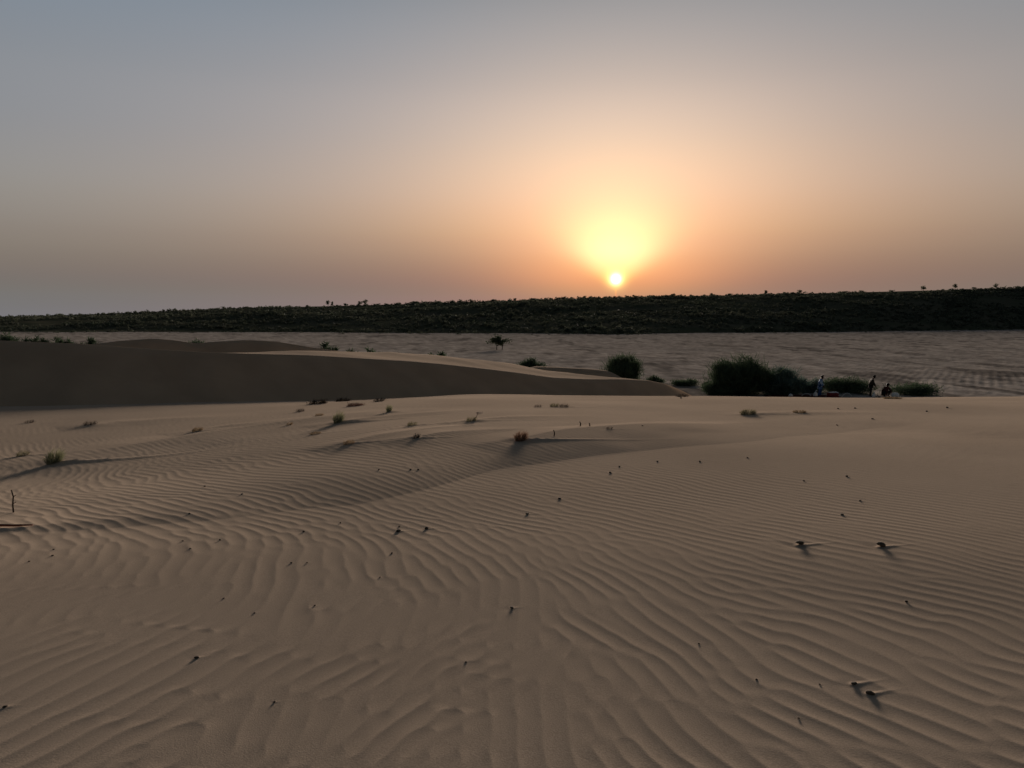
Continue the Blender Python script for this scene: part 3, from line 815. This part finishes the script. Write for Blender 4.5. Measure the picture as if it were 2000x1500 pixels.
for (px, py, hp, lab) in ((1133, 832, 9, 'short dark stub of stem poking up beyond the reddish grass ridge'), (1151, 832, 6, 'shorter dark stub beside a taller one on smooth sand'), (1082, 851, 11, 'dark stub of stem on the crest right of the reddish grass')):
    p = hit(px, py); k = math.hypot(p[0], p[1]) / F; z = zsand(p[0], p[1])
    stick('stem_stub', [(p[0], p[1], z - .04), (p[0] + 1 * k, p[1], z + hp * .5 * k), (p[0] - 1 * k, p[1], z + hp * k)], [1.3 * k, 1.2 * k, .8 * k], lab)

# pebbles and clods
def pebble_mesh(seed, jag=.25):
    bm = bmesh.new(); bmesh.ops.create_icosphere(bm, subdivisions=2, radius=.5)
    rng = np.random.RandomState(seed); dirs = rng.randn(7, 3); dirs /= np.linalg.norm(dirs, axis=1)[:, None]; am = rng.uniform(-jag, jag, 7)
    for v in bm.verts:
        n = np.array(v.co.normalized()); s = 1 + sum(am[i] * max(0, n @ dirs[i]) ** 3 for i in range(7)) + rng.uniform(-.03, .03)
        v.co *= s; v.co.z *= .72
    return bm_mesh('pebble', bm, True)
PM = [pebble_mesh(i) for i in range(7)]
BL = ['brown clod with a pointed lump on top, trailing a long sand tail', 'rounded dark clod trailing a sand tail, right of the pointed clod',
      'half-buried dark clod, uphill one of a close pair', 'half-buried dark clod, downhill one of a close pair']
ML = ['dark pebble with a long thin sand tail downhill of the reddish grass', 'dark pebble below the one with the long thin tail', 'flat dark chip with a short tail, left one of a close pair',
      'dark pebble, right one of a close pair with a flat chip', 'single dark pebble with a straight tail below the two large clods', 'single dark pebble heading a curved ripple in the middle of the foreground',
      'single dark pebble on the smooth sand of the left foreground', 'single dark pebble on streaked sand at the left foreground', 'dark pebble uphill of the two large clods', 'small dark pebble on fine ripples far uphill of the two large clods',
      'small flat pebble just below the foot of the reddish grass ridge']
bi = mi = 0
for i, (p, s, k) in enumerate(peb):
    me = PM[i % 7].copy() if k == 'big' else PM[i % 7]
    z = zsand(p[0], p[1])
    nm = 'clod' if k == 'big' else 'pebble'
    o = bpy.data.objects.new(nm, me); col.objects.link(o)
    if not me.materials: me.materials.append(MT['stone' if k == 'big' else 'pebble'])
    sz = s * (1.1 if k == 'big' else 1.0)
    o.scale = (sz, sz * random.uniform(.7, 1), sz * random.uniform(.5, .9)); o.rotation_euler = (random.uniform(-.2, .2), random.uniform(-.2, .2), random.uniform(0, 6.28))
    o.location = (p[0], p[1], z + sz * (.10 if k != 'big' else (.20 if bi < 2 else .02)))
    if k == 'big': tag(o, BL[bi], 'clod', 'clods on the sand'); bi += 1
    elif k == 'med': tag(o, ML[mi], 'pebble', 'pebbles scattered over the sand'); mi += 1
    else:
        x, y = ALLP[i][:2]
        if y < 845: where = 'on the smooth crest of sand below the camp and bushes'
        elif y < 925: where = 'on the grey slope around the reddish grass ridge' if x > 1000 else 'in the rippled hollow below the twiggy tufts'
        elif x > 1300: where = 'on broad ripples around the large clods'
        elif x < 480 and y < 1110: where = 'on smooth sand near the upright stick'
        elif y < 1140: where = 'near the flat chip in the middle of the sand'
        else: where = 'on broad soft ripples close to the single dark pebbles'
        tag(o, 'tiny dark pebble ' + where, 'pebble', 'tiny pebbles ' + where)

# ------------------------------------------------------------------ people
def skin_obj(name, verts, edges, radii, roots, material, parent, sub=1):
    me = bpy.data.meshes.new(name); me.from_pydata(verts, edges, [])
    o = bpy.data.objects.new(name, me); col.objects.link(o)
    sk = o.modifiers.new('skin', 'SKIN'); sk.use_smooth_shade = True
    for i, v in enumerate(me.skin_vertices[0].data):
        r = radii[i]; v.radius = r if isinstance(r, tuple) else (r, r); v.use_root = i in roots
    if sub:
        sb = o.modifiers.new('sub', 'SUBSURF'); sb.levels = sub; sb.render_levels = sub
    dg = bpy.context.evaluated_depsgraph_get()
    m2 = bpy.data.meshes.new_from_object(o.evaluated_get(dg)); m2.name = name
    bpy.data.objects.remove(o)
    return link(name, m2, material, parent, smooth=True)
def person(loc, rz, J, label, top, bottom, skirt=False, sc=1.0):
    """J: joint name -> (x forward, y left, z up)"""
    root = empty('person', loc, rz); tag(root, label, 'person', 'people at the camp')
    names = list(J); V = [J[n] for n in names]; ix = {n: i for i, n in enumerate(names)}
    rad = dict(pelvis=.125, waist=.115, chest=.13, neck=.055, skull=.085, crown=.075, nose=.018)
    E = [('pelvis', 'waist'), ('waist', 'chest'), ('chest', 'neck'), ('neck', 'skull'), ('skull', 'crown'), ('skull', 'nose')]
    for s in 'lr':
        E += [('chest', 'shoulder' + s), ('shoulder' + s, 'elbow' + s), ('elbow' + s, 'wrist' + s), ('wrist' + s, 'palm' + s),
              ('pelvis', 'hip' + s), ('hip' + s, 'knee' + s), ('knee' + s, 'ankle' + s), ('ankle' + s, 'toe' + s)]
        for a, b in (('shoulder', .06), ('elbow', .042), ('wrist', .028), ('palm', .036), ('hip', .085), ('knee', .055), ('ankle', .036), ('toe', .034)): rad[a + s] = b
    radii = [rad[n] for n in names]; edges = [(ix[a], ix[b]) for a, b in E]; roots = [ix['pelvis']]
    for s in 'lr':                      # five fingers of unequal length on each hand
        w_ = Vector(J['wrist' + s]); p_ = Vector(J['palm' + s]); d = (p_ - w_).normalized(); sd = d.orthogonal().normalized(); up = d.cross(sd)
        for q, (off, ln) in enumerate(((-.03, .065), (-.011, .078), (.01, .074), (.029, .058), (.036, .055))):
            b0 = p_ + sd * off * .8; dd = d if q < 4 else (d * .5 + sd).normalized()
            if q == 4: b0 = w_ + (p_ - w_) * .5 + sd * .02
            i0 = len(V); V += [tuple(b0), tuple(b0 + dd * ln * .6 + up * .006), tuple(b0 + dd * ln + up * .022)]
            radii += [.0095, .009, .008]; edges += [(i0, i0 + 1), (i0 + 1, i0 + 2)]; roots.append(i0)
    skin_obj('body', V, edges, radii, roots, MT['skin'], root)
    g = lambda n: J[n]
    # shirt: torso and sleeves in one surface, a little outside the body
    sv = [g('pelvis'), g('waist'), g('chest'), tuple((Vector(g('chest')) + (Vector(g('neck')) - Vector(g('chest'))) * .75)), g('shoulderl'), g('elbowl'), g('shoulderr'), g('elbowr'), g('wristl'), g('wristr')]
    hem = tuple(Vector(g('pelvis')) + Vector((-.02, 0, -.30))) if skirt else tuple(Vector(g('pelvis')) + Vector((0, 0, -.07)))
    sv.append(hem)
    skin_obj('shirt', sv, [(0, 1), (1, 2), (2, 3), (2, 4), (4, 5), (2, 6), (6, 7), (5, 8), (7, 9), (0, 10)],
             [(.20, .18) if skirt else (.17, .16), .19 if skirt else .16, .20 if skirt else .175, .08, .11 if skirt else .095, .085 if skirt else .068, .11 if skirt else .095, .085 if skirt else .068, .06, .06, (.25, .22) if skirt else (.17, .16)], [0], top, root)
    tv = [g('pelvis')]; te = []; tr = [(.145)]
    for s in 'lr':
        i = len(tv); tv += [g('hip' + s), g('knee' + s), g('ankle' + s)]; te += [(0, i), (i, i + 1), (i + 1, i + 2)]; tr += [.105, .078, .062]
    skin_obj('trousers', tv, te, tr, [0], bottom, root)
    sk = Vector(g('skull')); cw = Vector(g('crown')); ax = (cw - sk).normalized(); fw = (Vector(g('nose')) - sk); fw = (fw - ax * fw.dot(ax)).normalized(); lt = ax.cross(fw)
    bm = bmesh.new(); bmesh.ops.create_icosphere(bm, subdivisions=3, radius=1)
    dele = [v for v in bm.verts if v.co.z < -.55 or v.co.x > .5 and v.co.z < .5]
    bmesh.ops.delete(bm, geom=dele, context='VERTS')
    c = (sk + cw) * .5
    for v in bm.verts:
        q = v.co.copy(); v.co = c + fw * q.x * .128 + lt * q.y * .112 + ax * (q.z * .135 + .02)
    link('hair', bm_mesh('hair', bm, True), MT['hair'], root)
    for s in (-1, 1):
        bm = bmesh.new(); bmesh.ops.create_icosphere(bm, subdivisions=1, radius=.012); bmesh.ops.translate(bm, verts=bm.verts, vec=sk + fw * .083 + lt * .032 * s + ax * .035)
        link('eye', bm_mesh('eye', bm, True), MT['hair'], root)
        bm = bmesh.new(); bmesh.ops.create_icosphere(bm, subdivisions=1, radius=.028); bmesh.ops.translate(bm, verts=bm.verts, vec=sk + lt * .092 * s - fw * .01)
        link('ear', bm_mesh('ear', bm, True), MT['skin'], root)
    bm = bmesh.new(); bmesh.ops.create_icosphere(bm, subdivisions=1, radius=.02)
    for v in bm.verts: v.co = sk + fw * (.08 + v.co.x * .5) + lt * v.co.y * 1.4 + ax * (-.055 + v.co.z * .4)
    link('mouth', bm_mesh('mouth', bm, True), MT['maroon'], root)
    root.scale = (sc,) * 3
    return root
def standing(lean=.06, head=.08, arm=.15):
    J = dict(pelvis=(0, 0, .92), waist=(lean * .4, 0, 1.08), chest=(lean, 0, 1.28), neck=(lean + .03, 0, 1.45), skull=(lean + .03 + head, 0, 1.54), crown=(lean + .02 + head * 1.3, 0, 1.615), nose=(lean + .13 + head, 0, 1.525))
    for s, q in (('l', 1), ('r', -1)):
        J.update({'shoulder' + s: (lean, .19 * q, 1.38), 'elbow' + s: (lean + arm * .3, .24 * q, 1.10), 'wrist' + s: (lean + arm, .19 * q, .90), 'palm' + s: (lean + arm + .04, .17 * q, .83),
                  'hip' + s: (0, .10 * q, .86), 'knee' + s: (.04 * q + .03, .11 * q, .48), 'ankle' + s: (.07 * q - .02, .12 * q, .08), 'toe' + s: (.07 * q + .14, .14 * q, .04)})
    return J
def squatting():
    J = dict(pelvis=(-.08, 0, .24), waist=(-.02, 0, .38), chest=(.08, 0, .56), neck=(.14, 0, .71), skull=(.20, 0, .80), crown=(.22, 0, .875), nose=(.30, 0, .785))
    for s, q in (('l', 1), ('r', -1)):
        J.update({'shoulder' + s: (.09, .19 * q, .65), 'elbow' + s: (.24, .24 * q, .47), 'wrist' + s: (.38, .15 * q, .32), 'palm' + s: (.44, .12 * q, .28),
                  'hip' + s: (-.04, .11 * q, .24), 'knee' + s: (.30, .22 * q, .46), 'ankle' + s: (.10, .16 * q, .08), 'toe' + s: (.26, .19 * q, .04)})
    return J
def camp(px, Y, dz=0.0):
    x, y, z = on_field(px, Y); z = max(FIELD_Z - .0, float(base_z(np.array([x]), np.array([y]))[0]))
    return (x, y, z + dz)
person(camp(1606, 60.6), R(-25), standing(.07, .07, .18), 'person in loose blue and white patterned clothes standing beside a red crate', MT['blue'], MT['navy'], skirt=True)
person(camp(1706, 60.8), R(-10), standing(.09, .12, .22), 'person in dark olive clothes standing with head bowed', MT['olive'], MT['black'])
person(camp(1735, 60.8), R(-70), squatting(), 'person in dark maroon clothes squatting on the ground between white bundles', MT['maroon'], MT['black'], sc=1.13)

# ------------------------------------------------------------------ camp things
def box(bm, c, s, rz=0):
    m = Matrix.Translation(c) @ Matrix.Rotation(rz, 4, 'Z') @ Matrix.Diagonal((*s, 1))
    bmesh.ops.create_cube(bm, size=1, matrix=m)
def crate(loc, rz, w, d, h):
    root = empty('crate', loc, rz); tag(root, 'red slatted crate with white cloth on it beside the person in blue', 'crate')
    for k in range(4):
        zc = h * (.13 + .25 * k)
        for s in (-1, 1):
            bm = bmesh.new(); box(bm, (0, s * d / 2, zc), (w, .02, h * .19)); bmesh.ops.bevel(bm, geom=bm.edges[:], offset=.004, segments=1); link('slat', bm_mesh('slat', bm), MT['red'], root)
            bm = bmesh.new(); box(bm, (s * w / 2, 0, zc), (.02, d - .024, h * .19)); bmesh.ops.bevel(bm, geom=bm.edges[:], offset=.004, segments=1); link('slat', bm_mesh('slat', bm), MT['red'], root)
    for sx in (-1, 1):
        for sy in (-1, 1):
            bm = bmesh.new(); box(bm, (sx * (w / 2 - .028), sy * (d / 2 - .028), h / 2), (.032, .032, h)); link('corner_post', bm_mesh('corner_post', bm), MT['red'], root)
    bm = bmesh.new(); box(bm, (0, 0, .03), (w - .03, d - .03, .02)); link('base', bm_mesh('base', bm), MT['red'], root)
crp = camp(1632, 59.8); crate(crp, R(8), .72, .45, .44)
def lumpy(name, loc, dims, label, cat, seed, m='white', group=None, knot=False):
    rng = np.random.RandomState(seed); bm = bmesh.new(); bmesh.ops.create_icosphere(bm, subdivisions=3, radius=.5)
    off = rng.uniform(0, 50, 2)
    for v in bm.verts:
        n = v.co.normalized(); f = float(vnoise(np.array([n.x * 2.2 + off[0]]), np.array([n.y * 2.2 + n.z * 1.7 + off[1]]), seed)[0])
        v.co *= 1 + .16 * f
        v.co.x *= dims[0]; v.co.y *= dims[1]; v.co.z = max(-.42, v.co.z) * dims[2]
    if knot: tube(bm, [(0, 0, dims[2] * .45), (.02, 0, dims[2] * .62), (.07, 0, dims[2] * .8)], [.05, .025, .06], 8)
    o = link(name, bm_mesh(name, bm, True), MT[m]); o.location = (loc[0], loc[1], loc[2] + dims[2] * .42); tag(o, label, cat, group); return o
def cloth_on(loc, w, d, label):
    n = 14; g = np.linspace(-.5, .5, n); A, B = np.meshgrid(g, g); X = A * w; Y = B * d
    Z = .045 * fbm(A * 6, B * 6, 301, 2) - .10 * np.maximum(0, np.abs(B) - .38) * 4 - .05 * np.maximum(0, np.abs(A) - .40) * 4
    me = np_mesh('cloth', np.stack([X, Y, Z], -1).reshape(-1, 3), grid_faces(n, n)); o = link('cloth', me, MT['white']); o.location = loc
    sm = o.modifiers.new('thickness', 'SOLIDIFY'); sm.thickness = .012
    tag(o, label, 'cloth'); return o
cloth_on((crp[0], crp[1], crp[2] + .475), .70, .44, 'crumpled white cloth spread over the red crate')
q = camp(1598, 60); lumpy('sack', q, (.36, .3, .5), 'tied white sack standing at the feet of the person in blue', 'sack', 2, knot=True)
q = camp(1549, 60); lumpy('bundle', (q[0], q[1], q[2] + .0), (.36, .3, .36), 'small pale bundle in front of the grey-green bush', 'bundle', 3)
q = camp(1755, 60.2); lumpy('sack', q, (.62, .4, .44), 'plump white sack lying right of the squatting person', 'sack', 4)
q = camp(1713, 60); lumpy('sack', q, (.24, .24, .38), 'small white bag with a tied neck left of the squatting person', 'sack', 5, knot=True)
def hoop(loc, r, tilt, label):
    bm = bmesh.new(); n = 28
    pts = [(r * math.cos(math.pi * k / n), 0, r * .95 * math.sin(math.pi * k / n) - .05) for k in range(n + 1)]
    tube(bm, pts, [.028] * (n + 1), 8)
    o = link('hoop', bm_mesh('hoop', bm, True), MT['pale'], loc=loc); o.rotation_euler = (0, 0, tilt); tag(o, label, 'hoop', 'pale hoops at the camp')
hoop(camp(1660, 59.8), .46, R(15), 'pale curved hoop standing right of the red crate')
hoop(camp(1580, 60), .40, R(-12), 'pale curved hoop standing left of the person in blue')
def rug(px0, px1, Y, d):
    a = camp(px0, Y); b = camp(px1, Y); n, m = 30, 8
    gx = np.linspace(a[0], b[0], n); gy = np.linspace(Y - d / 2, Y + d / 2, m); X, Yy = np.meshgrid(gx, gy)
    Z = np.maximum(base_z(X, Yy), FIELD_Z) + .14 + .03 * fbm(X * 1.2, Yy * 1.2, 333, 2)
    o = link('rug', np_mesh('rug', np.stack([X, Yy, Z], -1).reshape(-1, 3), grid_faces(m, n)), MT['mat_red'])
    sm = o.modifiers.new('thickness', 'SOLIDIFY'); sm.thickness = .02
    tag(o, 'dark red rug spread on the ground before the bushes', 'rug')
rug(1500, 1640, 60.3, 1.6)
